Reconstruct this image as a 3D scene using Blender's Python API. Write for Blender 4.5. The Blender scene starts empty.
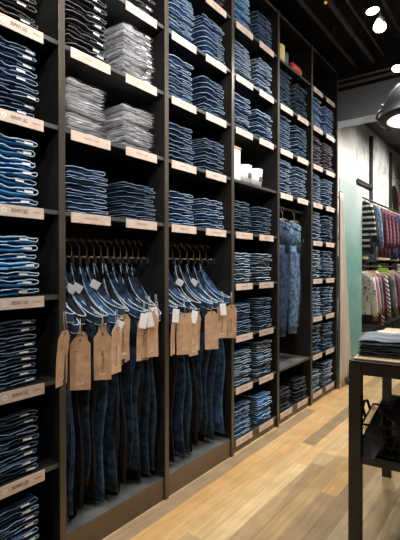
import bpy, bmesh, math, random
from mathutils import Vector, Matrix, Euler
R = math.radians
rnd = random.Random(7)
SC = bpy.context.scene
COL = SC.collection

# ------------------------------------------------------------------ materials
def mat(name, color, rough=0.6, metal=0.0, spec=0.5, emit=None, estr=0.0, trans=0.0, alpha=None, sheen=0.0):
    m = bpy.data.materials.new(name); m.use_nodes = True
    b = m.node_tree.nodes['Principled BSDF']
    b.inputs['Base Color'].default_value = (*color, 1)
    b.inputs['Roughness'].default_value = rough
    b.inputs['Metallic'].default_value = metal
    b.inputs['Specular IOR Level'].default_value = spec
    if trans: b.inputs['Transmission Weight'].default_value = trans
    if sheen: b.inputs['Sheen Weight'].default_value = sheen
    if emit:
        b.inputs['Emission Color'].default_value = (*emit, 1)
        b.inputs['Emission Strength'].default_value = estr
    return m

def noisy(m, c1, c2, scale=8.0, detail=4.0, stretch=(1, 1, 1), bump=0.0, objrand=0.0, lo=.35, hi=.65):
    nt = m.node_tree; N = nt.nodes; L = nt.links
    b = N['Principled BSDF']
    tc = N.new('ShaderNodeTexCoord'); mp = N.new('ShaderNodeMapping')
    mp.inputs['Scale'].default_value = stretch
    L.new(tc.outputs['Object'], mp.inputs['Vector'])
    vec = mp.outputs['Vector']
    oi = N.new('ShaderNodeObjectInfo')
    va = N.new('ShaderNodeVectorMath'); va.operation = 'ADD'
    ml = N.new('ShaderNodeMath'); ml.operation = 'MULTIPLY'; ml.inputs[1].default_value = 31.0
    L.new(oi.outputs['Random'], ml.inputs[0]); L.new(vec, va.inputs[0]); L.new(ml.outputs[0], va.inputs[1])
    n = N.new('ShaderNodeTexNoise'); n.inputs['Scale'].default_value = scale; n.inputs['Detail'].default_value = detail
    L.new(va.outputs[0], n.inputs['Vector'])
    r = N.new('ShaderNodeValToRGB')
    r.color_ramp.elements[0].color = (*c1, 1); r.color_ramp.elements[1].color = (*c2, 1)
    r.color_ramp.elements[0].position = lo; r.color_ramp.elements[1].position = hi
    L.new(n.outputs['Fac'], r.inputs['Fac'])
    out = r.outputs['Color']
    if objrand:
        hs = N.new('ShaderNodeHueSaturation')
        mr = N.new('ShaderNodeMapRange'); mr.inputs['To Min'].default_value = 1 - objrand; mr.inputs['To Max'].default_value = 1 + objrand
        L.new(oi.outputs['Random'], mr.inputs['Value']); L.new(mr.outputs[0], hs.inputs['Value'])
        L.new(out, hs.inputs['Color']); out = hs.outputs['Color']
    L.new(out, b.inputs['Base Color'])
    if bump:
        bp = N.new('ShaderNodeBump'); bp.inputs['Strength'].default_value = bump; bp.inputs['Distance'].default_value = .01
        n2 = N.new('ShaderNodeTexNoise'); n2.inputs['Scale'].default_value = scale * 6
        L.new(vec, n2.inputs['Vector']); L.new(n2.outputs['Fac'], bp.inputs['Height']); L.new(bp.outputs[0], b.inputs['Normal'])
    return m

def denim(name, dark, light, k=.25):
    return noisy(mat(name, dark, .85, spec=.25), dark, light, 14, 6, (1.6, .35, 2.2), .25, k, .38, .68)

DEN = {
    'charcoal':   denim('denim_charcoal', (.010, .010, .013), (.045, .045, .052)),
    'black':      denim('denim_black', (.006, .006, .008), (.020, .020, .026)),
    'light grey': denim('denim_light_grey', (.56, .56, .58), (.96, .96, .98), .04),
    'dark navy':  denim('denim_dark_navy', (.010, .022, .046), (.040, .080, .135)),
    'navy blue':  denim('denim_navy_blue', (.010, .022, .058), (.042, .085, .17)),
    'mid blue':   denim('denim_mid_blue', (.015, .045, .11), (.058, .14, .28)),
    'bright blue': denim('denim_bright_blue', (.015, .11, .28), (.05, .25, .52)),
    'washed blue': denim('denim_washed_blue', (.022, .052, .10), (.14, .23, .33)),
    'plum grey':  denim('denim_plum_grey', (.025, .022, .035), (.10, .09, .12)),
    'light blue': denim('denim_light_blue', (.10, .19, .30), (.42, .55, .66)),
    'slate grey': denim('denim_slate_grey', (.040, .047, .056), (.12, .135, .155)),
    'pale slate': denim('denim_pale_slate', (.13, .15, .19), (.30, .33, .38)),
    'beige':      denim('cotton_beige', (.38, .31, .25), (.55, .47, .39)),
}
THR = {
    'charcoal': mat('thread_charcoal', (.17, .17, .18), .8),
    'black': mat('thread_black', (.10, .10, .12), .8),
    'light grey': mat('fold_gap_light_grey', (.015, .015, .02), .8),  # near-black line, paints the shaded gaps between pale folds
    'dark navy': mat('thread_dark_navy', (.16, .24, .33), .8),
    'navy blue': mat('thread_navy', (.25, .36, .48), .8),
    'mid blue': mat('thread_mid_blue', (.42, .55, .68), .8),
    'bright blue': mat('thread_bright_blue', (.55, .70, .82), .8),
    'washed blue': mat('thread_washed', (.56, .67, .76), .8),
    'plum grey': mat('thread_plum', (.30, .28, .32), .8),
    'light blue': mat('thread_light_blue', (.70, .78, .84), .8),
    'slate grey': mat('thread_slate', (.15, .16, .18), .8),
    'pale slate': mat('thread_pale_slate', (.25, .26, .30), .8),
    'beige': mat('thread_beige', (.55, .48, .40), .8),
}
M_BLACK = noisy(mat('shelf_black', (.012, .012, .011), .45), (.010, .010, .009), (.022, .020, .018), 5, 3, bump=.05)
M_TRIM = noisy(mat('upright_metal', (.09, .08, .07), .38, .35), (.085, .068, .050), (.13, .105, .08), 6, 3, (1, 1, .3))
M_KICK = noisy(mat('kick_board', (.075, .055, .038), .42), (.12, .078, .042), (.17, .115, .065), 4, 4, (1, .3, 1))
M_BASE = noisy(mat('bay_floor', (.06, .06, .06), .5), (.07, .07, .068), (.13, .13, .125), 7, 5, bump=.1)
M_EDGE = noisy(mat('shelf_edge', (.10, .10, .098), .4, .3), (.08, .08, .078), (.13, .13, .127), 5, 3)
M_KRAFT = noisy(mat('label_kraft', (.66, .50, .42), .75), (.64, .48, .385), (.74, .595, .50), 18, 5, bump=.05)
M_TAG = noisy(mat('tag_kraft', (.50, .31, .19), .8), (.56, .335, .19), (.72, .46, .28), 20, 6, bump=.08, objrand=.12)
M_INK = mat('ink_dark', (.05, .04, .04), .8)
M_INKF = mat('ink_faint', (.40, .27, .21), .8)
M_WHITE = mat('paper_white', (.85, .84, .82), .7)
M_STRING = mat('string_cotton', (.55, .50, .42), .9)
M_BRASS = noisy(mat('hanger_metal', (.50, .40, .28), .4, .3), (.46, .37, .25), (.66, .54, .38), 9, 2)
M_LEATHER = mat('patch_tan', (.33, .20, .11), .7)
M_LINING = mat('waist_lining', (.010, .012, .02), .9)
M_DARKMET = noisy(mat('table_metal', (.02, .018, .016), .5, .2), (.030, .026, .021), (.048, .042, .034), 6, 4)
M_LAMPB = noisy(mat('lamp_black', (.01, .01, .01), .5, .1), (.009, .009, .010), (.018, .018, .019), 6, 4)
M_WOOD = noisy(mat('pale_wood', (.62, .46, .28), .5), (.52, .37, .21), (.70, .54, .35), 6, 6, (1, 8, 1))
M_PIPE = noisy(mat('ceiling_pipe', (.035, .032, .03), .55, .2), (.10, .092, .085), (.15, .138, .125), 4, 3)
M_CEIL = noisy(mat('ceiling_black', (.010, .010, .011), .9), (.008, .008, .009), (.016, .016, .018), 3, 3)
M_BULK = noisy(mat('bulkhead_blue', (.07, .085, .11), .7), (.33, .40, .50), (.38, .45, .55), 3, 3)
M_BULKD = noisy(mat('bulkhead_dark', (.022, .022, .026), .8), (.018, .018, .021), (.03, .03, .034), 3, 3)
M_SOFFIT = noisy(mat('soffit_grey', (.06, .058, .058), .8), (.05, .049, .05), (.075, .072, .07), 2, 3)
M_LINE = mat('metal_channel', (.45, .45, .47), .35, .6)
M_PLASTER = noisy(mat('wall_plaster', (.62, .59, .54), .85), (.44, .43, .41), (.72, .70, .66), 6.0, 6, bump=.08, lo=.36, hi=.56)
M_PANELW = noisy(mat('wall_panel_cream', (.74, .70, .63), .8), (.70, .66, .59), (.77, .735, .67), 2, 3)
M_CURTAIN = noisy(mat('curtain_cream', (.58, .52, .44), .85), (.62, .55, .46), (.78, .71, .61), 6, 4, (1, 1, .2))
M_LAMPW = mat('lamp_white', (.60, .61, .54), .5)
M_GLOW = mat('lamp_face', (1, 1, 1), .5, emit=(1.0, .98, .95), estr=22)
M_BULB = mat('bulb_glow', (1, 1, 1), .5, emit=(1.0, .93, .78), estr=2.5)
M_ORANGE = mat('orange_glow', (.8, .3, .05), .5, emit=(1.0, .35, .08), estr=.7)
M_BLKFAB = noisy(mat('fabric_black', (.006, .006, .008), .95), (.004, .004, .006), (.012, .012, .015), 7, 4, bump=.3)
M_WIRE = mat('wire_black', (.012, .011, .010), .4, .5)
M_YELLOW = mat('can_yellow', (.62, .50, .16), .5)
M_RED = mat('can_red', (.55, .06, .04), .45)
M_GREYCAN = mat('can_grey', (.10, .10, .11), .5)

def glass_mat():
    m = mat('glass_teal', (.28, .50, .43), .32, spec=.6)
    nt = m.node_tree; N = nt.nodes; L = nt.links
    b = N['Principled BSDF']
    b.inputs['Transmission Weight'].default_value = .30
    b.inputs['IOR'].default_value = 1.3
    tc = N.new('ShaderNodeTexCoord'); sp = N.new('ShaderNodeSeparateXYZ'); L.new(tc.outputs['Object'], sp.inputs[0])
    n = N.new('ShaderNodeTexNoise'); n.inputs['Scale'].default_value = 4.5; n.inputs['Detail'].default_value = 5; n.inputs['Distortion'].default_value = 1.2
    L.new(tc.outputs['Object'], n.inputs['Vector'])
    r = N.new('ShaderNodeValToRGB')
    r.color_ramp.elements[0].position = .35; r.color_ramp.elements[0].color = (.20, .42, .355, 1)
    r.color_ramp.elements[1].position = .75; r.color_ramp.elements[1].color = (.33, .56, .49, 1)
    L.new(n.outputs['Fac'], r.inputs['Fac'])
    # paler tint over the upper part of the pane
    mr = N.new('ShaderNodeMapRange'); mr.inputs['From Min'].default_value = 1.5; mr.inputs['From Max'].default_value = 2.4
    mr.inputs['To Min'].default_value = 0; mr.inputs['To Max'].default_value = .95
    L.new(sp.outputs['Z'], mr.inputs['Value'])
    mx = N.new('ShaderNodeMix'); mx.data_type = 'RGBA'; mx.inputs['B'].default_value = (.66, .74, .70, 1)
    L.new(mr.outputs[0], mx.inputs['Factor']); L.new(r.outputs['Color'], mx.inputs['A'])
    L.new(mx.outputs['Result'], b.inputs['Base Color'])
    return m
M_GLASS = glass_mat()

def floor_mat():
    m = mat('floor_planks', (.6, .45, .3), .38, spec=.4)
    nt = m.node_tree; N = nt.nodes; L = nt.links; b = N['Principled BSDF']
    def math_(op, a, bb=None):
        n = N.new('ShaderNodeMath'); n.operation = op
        for i, v in enumerate((a, bb)):
            if v is None: continue
            if isinstance(v, (int, float)): n.inputs[i].default_value = v
            else: L.new(v, n.inputs[i])
        return n.outputs[0]
    tc = N.new('ShaderNodeTexCoord'); sp = N.new('ShaderNodeSeparateXYZ'); L.new(tc.outputs['Object'], sp.inputs[0])
    X = math_('DIVIDE', sp.outputs['X'], .104)
    ix = math_('FLOOR', X); fx = math_('FRACT', X)
    wn = N.new('ShaderNodeTexWhiteNoise'); wn.noise_dimensions = '1D'; L.new(ix, wn.inputs['W'])
    Y = math_('ADD', math_('DIVIDE', sp.outputs['Y'], 1.5), math_('MULTIPLY', wn.outputs['Value'], 7.3))
    iy = math_('FLOOR', Y); fy = math_('FRACT', Y)
    cb = N.new('ShaderNodeCombineXYZ'); L.new(ix, cb.inputs[0]); L.new(iy, cb.inputs[1])
    w2 = N.new('ShaderNodeTexWhiteNoise'); w2.noise_dimensions = '2D'; L.new(cb.outputs[0], w2.inputs['Vector'])
    r = N.new('ShaderNodeValToRGB'); cr = r.color_ramp; cr.interpolation = 'LINEAR'
    pts = [(0, (.38, .265, .15)), (.16, (.50, .34, .18)), (.36, (.74, .49, .23)), (.58, (.70, .405, .15)), (.78, (.80, .57, .30)), (1, (.45, .32, .19))]
    while len(cr.elements) < len(pts): cr.elements.new(.5)
    for e, (p, c) in zip(cr.elements, pts): e.position = p; e.color = (*c, 1)
    L.new(w2.outputs['Value'], r.inputs['Fac'])
    mp = N.new('ShaderNodeMapping'); mp.inputs['Scale'].default_value = (30, 1.6, 1); L.new(tc.outputs['Object'], mp.inputs['Vector'])
    va = N.new('ShaderNodeVectorMath'); va.operation = 'ADD'; L.new(mp.outputs[0], va.inputs[0])
    vs = N.new('ShaderNodeVectorMath'); vs.operation = 'SCALE'; vs.inputs['Scale'].default_value = 3.7; L.new(cb.outputs[0], vs.inputs[0]); L.new(vs.outputs[0], va.inputs[1])
    g = N.new('ShaderNodeTexNoise'); g.inputs['Scale'].default_value = 1.6; g.inputs['Detail'].default_value = 7; g.inputs['Roughness'].default_value = .65
    L.new(va.outputs[0], g.inputs['Vector'])
    gr = N.new('ShaderNodeMapRange'); gr.inputs['From Min'].default_value = .25; gr.inputs['From Max'].default_value = .75
    gr.inputs['To Min'].default_value = .72; gr.inputs['To Max'].default_value = 1.18; L.new(g.outputs['Fac'], gr.inputs['Value'])
    # worn blotches
    g2 = N.new('ShaderNodeTexNoise'); g2.inputs['Scale'].default_value = 5; g2.inputs['Detail'].default_value = 4; L.new(tc.outputs['Object'], g2.inputs['Vector'])
    g2r = N.new('ShaderNodeMapRange'); g2r.inputs['From Min'].default_value = .3; g2r.inputs['From Max'].default_value = .7
    g2r.inputs['To Min'].default_value = .85; g2r.inputs['To Max'].default_value = 1.1; L.new(g2.outputs['Fac'], g2r.inputs['Value'])
    gap = math_('MULTIPLY', math_('GREATER_THAN', fx, .018), math_('GREATER_THAN', fy, .0022))
    gp = math_('ADD', math_('MULTIPLY', gap, .35), .65)
    k = math_('MULTIPLY', math_('MULTIPLY', gr.outputs[0], g2r.outputs[0]), gp)
    vm = N.new('ShaderNodeVectorMath'); vm.operation = 'SCALE'; L.new(r.outputs['Color'], vm.inputs[0]); L.new(k, vm.inputs['Scale'])
    L.new(vm.outputs[0], b.inputs['Base Color'])
    bp = N.new('ShaderNodeBump'); bp.inputs['Strength'].default_value = .15; bp.inputs['Distance'].default_value = .004
    L.new(k, bp.inputs['Height']); L.new(bp.outputs[0], b.inputs['Normal'])
    return m
M_FLOOR = floor_mat()

def stripes(name, c1, c2, freq, axis='Z', diag=0.0, width=.5):
    m = mat(name, c1, .85); nt = m.node_tree; N = nt.nodes; L = nt.links; b = N['Principled BSDF']
    tc = N.new('ShaderNodeTexCoord'); sp = N.new('ShaderNodeSeparateXYZ'); L.new(tc.outputs['Object'], sp.inputs[0])
    a = N.new('ShaderNodeMath'); a.operation = 'MULTIPLY'; a.inputs[1].default_value = freq; L.new(sp.outputs[axis], a.inputs[0])
    s = a.outputs[0]
    if diag:
        d = N.new('ShaderNodeMath'); d.operation = 'MULTIPLY_ADD'; d.inputs[1].default_value = freq * diag
        L.new(sp.outputs['X'], d.inputs[0]); L.new(s, d.inputs[2]); s = d.outputs[0]
    f = N.new('ShaderNodeMath'); f.operation = 'FRACT'; L.new(s, f.inputs[0])
    g = N.new('ShaderNodeMath'); g.operation = 'GREATER_THAN'; g.inputs[1].default_value = width; L.new(f.outputs[0], g.inputs[0])
    mx = N.new('ShaderNodeMix'); mx.data_type = 'RGBA'; mx.inputs['A'].default_value = (*c1, 1); mx.inputs['B'].default_value = (*c2, 1)
    L.new(g.outputs[0], mx.inputs['Factor']); L.new(mx.outputs['Result'], b.inputs['Base Color'])
    return m, N, L, sp, mx, b

def plaid(name, c1, c2, c3, freq):
    m, N, L, sp, mx, b = stripes(name, c1, c2, freq)
    a = N.new('ShaderNodeMath'); a.operation = 'MULTIPLY'; a.inputs[1].default_value = freq; L.new(sp.outputs['X'], a.inputs[0])
    f = N.new('ShaderNodeMath'); f.operation = 'FRACT'; L.new(a.outputs[0], f.inputs[0])
    g = N.new('ShaderNodeMath'); g.operation = 'GREATER_THAN'; g.inputs[1].default_value = .6; L.new(f.outputs[0], g.inputs[0])
    h = N.new('ShaderNodeMath'); h.operation = 'MULTIPLY'; h.inputs[1].default_value = .6; L.new(g.outputs[0], h.inputs[0])
    m2 = N.new('ShaderNodeMix'); m2.data_type = 'RGBA'; m2.inputs['B'].default_value = (*c3, 1)
    L.new(h.outputs[0], m2.inputs['Factor']); L.new(mx.outputs['Result'], m2.inputs['A']); L.new(m2.outputs['Result'], b.inputs['Base Color'])
    return m

# ------------------------------------------------------------------ object helpers
def tag(o, label=None, cat=None, group=None, kind=None):
    if label: o['label'] = label
    if cat: o['category'] = cat
    if group: o['group'] = group
    if kind: o['kind'] = kind
    return o

def empty(name, loc, rz=0.0):
    o = bpy.data.objects.new(name, None); COL.objects.link(o)
    o.empty_display_size = .05
    o.location = loc; o.rotation_euler = (0, 0, rz)
    return o

class MB:
    """collects shapes, links them as one mesh object"""
    def __init__(self): self.v = []; self.f = []; self.m = []; self.s = []
    def add(self, vs, fs, mi=0, smooth=False):
        o = len(self.v); self.v += [tuple(p) for p in vs]
        for f in fs:
            self.f.append(tuple(i + o for i in f)); self.m.append(mi); self.s.append(smooth)
        return self
    def box(self, x0, y0, z0, x1, y1, z1, mi=0, bev=0.0):
        if bev > 0:
            bm = bmesh.new(); bmesh.ops.create_cube(bm, size=1)
            for v in bm.verts: v.co = Vector(((x0 + x1) / 2 + v.co.x * (x1 - x0), (y0 + y1) / 2 + v.co.y * (y1 - y0), (z0 + z1) / 2 + v.co.z * (z1 - z0)))
            bmesh.ops.bevel(bm, geom=bm.edges[:], offset=bev, segments=2, profile=.5, affect='EDGES')
            bm.verts.index_update()
            self.add([v.co for v in bm.verts], [[v.index for v in f.verts] for f in bm.faces], mi); bm.free(); return self
        vs = [(x0, y0, z0), (x1, y0, z0), (x1, y1, z0), (x0, y1, z0), (x0, y0, z1), (x1, y0, z1), (x1, y1, z1), (x0, y1, z1)]
        fs = [(0, 3, 2, 1), (4, 5, 6, 7), (0, 1, 5, 4), (1, 2, 6, 5), (2, 3, 7, 6), (3, 0, 4, 7)]
        return self.add(vs, fs, mi)
    def tube(self, pts, r, n=6, mi=0, closed=False, cap=True):
        pts = [Vector(p) for p in pts]; k = len(pts); vs = []; fs = []
        up = None
        for i, p in enumerate(pts):
            a = pts[(i - 1) % k] if (closed or i > 0) else pts[i]
            b = pts[(i + 1) % k] if (closed or i < k - 1) else pts[i]
            t = (b - a).normalized()
            if up is None:
                up = Vector((0, 0, 1)) if abs(t.z) < .9 else Vector((1, 0, 0))
            x = t.cross(up)
            if x.length < 1e-4: x = t.cross(Vector((1, .3, 0)))
            x.normalize(); y = x.cross(t).normalized(); up = y
            rr = r[i] if isinstance(r, (list, tuple)) else r
            for j in range(n):
                an = 2 * math.pi * j / n
                vs.append(p + x * math.cos(an) * rr + y * math.sin(an) * rr)
        for i in range(k if closed else k - 1):
            for j in range(n):
                a0 = i * n + j; a1 = i * n + (j + 1) % n; i2 = (i + 1) % k
                fs.append((a0, a1, i2 * n + (j + 1) % n, i2 * n + j))
        if not closed and cap:
            fs.append(tuple(range(n))[::-1]); fs.append(tuple((k - 1) * n + j for j in range(n)))
        return self.add(vs, fs, mi, True)
    def loft(self, rings, mi=0, cap0=True, cap1=True):
        n = len(rings[0]); vs = [p for r in rings for p in r]; fs = []
        for i in range(len(rings) - 1):
            for j in range(n):
                fs.append((i * n + j, i * n + (j + 1) % n, (i + 1) * n + (j + 1) % n, (i + 1) * n + j))
        if cap0: fs.append(tuple(range(n))[::-1])
        if cap1: fs.append(tuple((len(rings) - 1) * n + j for j in range(n)))
        return self.add(vs, fs, mi, True)
    def lathe(self, prof, c=(0, 0, 0), n=28, mi=0, rot=None):
        rings = []
        for (r, z) in prof:
            ring = []
            for j in range(n):
                a = 2 * math.pi * j / n; p = Vector((r * math.cos(a), r * math.sin(a), z))
                if rot is not None: p = rot @ p
                ring.append(p + Vector(c))
            rings.append(ring)
        return self.loft(rings, mi)
    def mesh(self, name, mats):
        me = bpy.data.meshes.new(name); me.from_pydata([tuple(p) for p in self.v], [], self.f)
        for m in (mats if isinstance(mats, (list, tuple)) else [mats]): me.materials.append(m)
        me.polygons.foreach_set('material_index', self.m); me.polygons.foreach_set('use_smooth', self.s)
        me.update(); return me
    def build(self, name, mats, parent=None):
        return link(name, self.mesh(name, mats), parent)

def link(name, me, parent=None, loc=(0, 0, 0)):
    o = bpy.data.objects.new(name, me); COL.objects.link(o)
    if parent: o.parent = parent
    o.location = loc
    return o

def copy_tree(o, parent=None):
    c = o.copy(); COL.objects.link(c); c.parent = parent
    for ch in o.children: copy_tree(ch, c)
    return c

def text_mesh(txt, size):
    cu = bpy.data.curves.new('t', 'FONT'); cu.body = txt; cu.size = size; cu.align_x = 'CENTER'; cu.align_y = 'CENTER'; cu.extrude = .0002
    o = bpy.data.objects.new('t', cu); COL.objects.link(o)
    bpy.context.view_layer.update()
    me = o.to_mesh()
    vs = [v.co.copy() for v in me.vertices]; fs = [tuple(p.vertices) for p in me.polygons]
    o.to_mesh_clear(); bpy.data.objects.remove(o); bpy.data.curves.remove(cu)
    return vs, fs

# ------------------------------------------------------------------ camera
D, HC, YAW, F = 1.773, 1.45, 37.2, 430.0
cam_d = bpy.data.cameras.new('camera'); cam = bpy.data.objects.new('camera', cam_d); COL.objects.link(cam)
cam.location = (D, 0, HC); cam.rotation_euler = (R(90 - .53), 0, R(YAW))
cam_d.sensor_fit = 'HORIZONTAL'; cam_d.sensor_width = 36; cam_d.lens = F * 36 / 400; cam_d.clip_start = .05
SC.camera = cam

# ------------------------------------------------------------------ room
WX = -.45
def structure(name, mb, m): return tag(mb.build(name, m), kind='structure')
structure('floor', MB().box(WX - .1, -2.6, -.1, 5.1, 12.1, 0), M_FLOOR)
structure('ceiling', MB().box(WX - .1, -2.6, 4.25, 5.1, 12.1, 4.35), M_CEIL)
structure('wall_left', MB().box(WX - .1, -2.6, 0, WX, 12.1, 4.25), M_PLASTER)
structure('wall_far', MB().box(WX, 12, 0, 5, 12.1, 4.25), M_PLASTER)
structure('wall_right', MB().box(5, -2.6, 0, 5.1, 12.1, 4.25), noisy(mat('wall_dim', (.2, .19, .18), .9), (.16, .15, .14), (.24, .23, .21), 2, 3))
structure('wall_near', MB().box(WX, -2.6, 0, 5, -2.5, 4.25), noisy(mat('wall_dim_near', (.2, .19, .18), .9), (.16, .15, .14), (.24, .23, .21), 2, 3))
BY = 5.5
structure('trim_1', MB().box(WX, BY, 3.68, 5, BY + .25, 4.25), M_BULKD)
structure('trim_2', MB().box(WX, BY - .02, 3.30, 5, BY + .25, 3.68), M_BULK)
structure('trim_3', MB().box(WX, BY - .045, 3.735, 5, BY, 3.755).box(WX, BY - .045, 3.80, 5, BY, 3.815), M_LINE)
structure('trim_4', MB().box(WX, BY + .25, 3.88, 5, 12, 4.25), M_SOFFIT)
structure('trim_5', MB().box(WX, 5.0, .0, WX + .03, 7.05, 3.88), M_PANELW)

# pipes and the lighting track below the ceiling
for (px, pz, rr, lb) in ((.064, 3.95, .022, 'thin dark round pipe closest above the shelving'), (.276, 3.95, .030, 'thick dark round pipe, second out from the shelving'), (.40, 3.98, .014, 'thin dark conduit between thick pipe and lamp track')):
    t = empty('ceiling_pipe', (px, 1.5, pz))
    tag(t, lb + ', under the black ceiling', 'pipe', 'pipes under the ceiling')
    MB().tube([(0, -4.0, 0), (0, BY - 1.5 - .03, 0)], rr, 12).build('pipe', M_PIPE, t)
    for yy in (-2.5, -.6, 1.3, 3.2):
        MB().tube([(0, yy, 0), (0, yy, 4.25 - pz)], .006, 6).tube([(rr * 1.15 * math.cos(a), yy, rr * 1.15 * math.sin(a)) for a in [i * math.pi / 6 for i in range(12)]], .005, 6, closed=True).build('pipe_hanger', M_PIPE, t)
orl = empty('indicator_lamp', (.276, 3.9, 3.904)); tag(orl, 'tiny orange indicator lamp on the thick ceiling pipe', 'lamp')
MB().lathe([(.001, .018), (.018, .018), (.020, 0), (.012, -.004), (.001, -.004)], n=14).build('housing', M_PIPE, orl)
MB().lathe([(.001, -.005), (.013, -.005), (.012, -.016), (.006, -.022), (.001, -.023)], n=14).build('lens', M_ORANGE, orl)

tr = empty('lamp_track', (.65, 1.5, 4.02)); tag(tr, 'black lighting track carrying the spot lamps above the aisle', 'track')
MB().box(-.018, -3.9, 0, .018, BY - 1.5 - .05, .03).build('rail', M_DARKMET, tr)
for yy in (-2.5, 0, 2.5): MB().tube([(0, yy, .03), (0, yy, .23)], .005, 6).build('hanging_rod', M_DARKMET, tr)

def spot_head(loc, target, label, energy, size=75, blend=.6, col=(1, .97, .92), ztop=4.02, lit=True, rad=.062):
    t = empty('spot_lamp', loc); tag(t, label, 'lamp', 'spot lamps on the tracks')
    d = (Vector(target) - Vector(loc)).normalized(); q = (-d).to_track_quat('Z', 'Y').to_matrix()
    MB().lathe([(.012, .115), (.036, .11), (.046, .09), (rad * .92, .02), (rad, 0), (rad * .94, 0), (rad * .90, .008), (.001, .009)], n=26, rot=q).build('housing', M_DARKMET, t)
    MB().lathe([(rad * .89, .0045), (rad * .5, .0075), (.001, .008)][::-1] + [(rad * .89, .001), (.001, .003)], n=26, rot=q).build('lamp_face', M_GLOW if lit else M_LAMPW, t)
    e = q @ Vector((0, 0, .09))
    MB().tube([e, (e.x * .6, e.y * .6, .13), (0, 0, ztop - loc[2])], .009, 8).box(-.016, -.05, ztop - loc[2] - .03, .016, .05, ztop - loc[2]).build('stem', M_DARKMET, t)
    if lit:
        ld = bpy.data.lights.new('spot_light', 'SPOT'); ld.energy = energy; ld.spot_size = R(size); ld.spot_blend = blend; ld.shadow_soft_size = .03; ld.color = col
        lo = bpy.data.objects.new('spot_light', ld); COL.objects.link(lo)
        lo.location = Vector(loc) + d * .03; lo.rotation_euler = d.to_track_quat('-Z', 'Y').to_euler()
    return t

# ------------------------------------------------------------------ shelving
Y0, W, PW = 1.226, .752, .035
ZL = [.051 + .4036 * k for k in range(10)]           # label bottom edges
ZT = [z + .05 for z in ZL]                            # shelf tops
def py(i): return Y0 + W * i
DEP = .40
unit = empty('shelving_unit', (0, 3.0, 0)); tag(unit, 'tall black wall shelving with metal-edged uprights, full of folded and hanging jeans', 'shelving')
UO = Vector((0, 3.0, 0))
def ubuild(mb, name, m, parent=unit):
    off = UO if parent is unit else Vector((0, 0, 0))
    mb.v = [(p[0] - off.x, p[1] - off.y, p[2] - off.z) for p in mb.v]
    return mb.build(name, m, parent)
for i in range(-1, 6):
    y = py(i)
    u = ubuild(MB().box(-DEP, y + .004, 0, -.004, y + PW - .004, ZT[9]), 'upright', M_BLACK)
    MB().box(-.004, y - 3.0, .0, .002, y + PW - 3.0, ZT[9] + .0, 0, .0012).build('edge_trim', M_TRIM, u)
ubuild(MB().box(-DEP - .012, py(-1), .0, -DEP, py(5) + PW, ZT[9]), 'back_panel', M_BLACK)

lab_text = text_mesh('SKINNY LEG', .0235)
lab_text2 = text_mesh('SKINNY LEG', .0155)
def label_mesh(kind):
    mb = MB(); w = .27 if kind == 0 else .25
    mb.box(0, -w / 2, 0, .004, w / 2, .05, 0)
    vs, fs = lab_text if kind == 0 else lab_text2
    ty = .0
    if kind == 0: ty = .015
    mb.add([(.0044 + v.z, v.x * (.60 if kind == 0 else 1) + ty, v.y + .026) for v in vs], fs, 1 if kind == 0 else 2)
    if kind == 0:
        n = 18; cy = -.056
        vs = [(.0045, cy + .012 * math.cos(2 * math.pi * j / n), .026 + .012 * math.sin(2 * math.pi * j / n)) for j in range(n)]
        mb.add(vs, [tuple(range(n))], 3)
        vs = [(.0048, cy + .006 * math.cos(2 * math.pi * j / n), .026 + .006 * math.sin(2 * math.pi * j / n)) for j in range(n)]
        mb.add(vs, [tuple(range(n))], 0)
        for k in range(7): mb.box(.004, .082 + k * .0055, .024, .0046, .0855 + k * .0055, .029 + .002 * (k % 2), 2)
    return mb.mesh('shelf_label', [M_KRAFT, M_INK, M_INKF, M_WHITE])
LABM = [label_mesh(0), label_mesh(1)]

NOLAB = {(3, 5), (4, 1), (4, 8)}
LOFF = .199; ROFF = .562
# the unit is six bays wide: bay 0 begins one pitch before the first upright in view
def by(b): return py(b - 1)
BAYS = range(6)
SHELVES = {0: list(range(10)), 1: [4, 5, 6, 7, 8, 9], 2: [4, 5, 6, 7, 8, 9], 3: list(range(10)), 4: [0, 1, 5, 6, 7, 8, 9], 5: list(range(10))}
for b in BAYS:
    ya, yb = by(b) + PW - .004, by(b + 1) + .004
    for k in SHELVES[b]:
        s = ubuild(MB().box(-DEP, ya, ZT[k] - .022, -.016, yb, ZT[k]).box(-.016, ya, ZT[k] - .020, -.010, yb, ZT[k], 1), 'shelf', [M_BLACK if not (b == 4 and k == 1) else M_BASE, M_EDGE])
        if k <= 8 and (b, k) not in NOLAB:
            for off in ((LOFF, ROFF) if b else (.540,)):
                l = link('shelf_label', LABM[0 if b == 0 else 1], s)
                l.location = (-.009, by(b) + off - 3.0, ZL[k])
    if b in (1, 2):
        ubuild(MB().box(-DEP, ya, .105, -.012, yb, .135), 'bay_floor', M_BASE)
        ubuild(MB().box(-.030, ya, .0, -.010, yb, .128), 'kick_board', M_KICK)
    else:
        ubuild(MB().box(-.040, ya, .0, -.020, yb, ZT[0] - .022), 'kick_board', M_KICK)
    if b in (1, 2, 4):
        zr = 1.60 if b < 3 else 2.00
        xr = -.20 if b < 3 else -.09
        ubuild(MB().tube([(xr, ya, zr), (xr, yb, zr)], .011, 10), 'hanging_rail', M_DARKMET)
ZROD = 1.60

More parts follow.
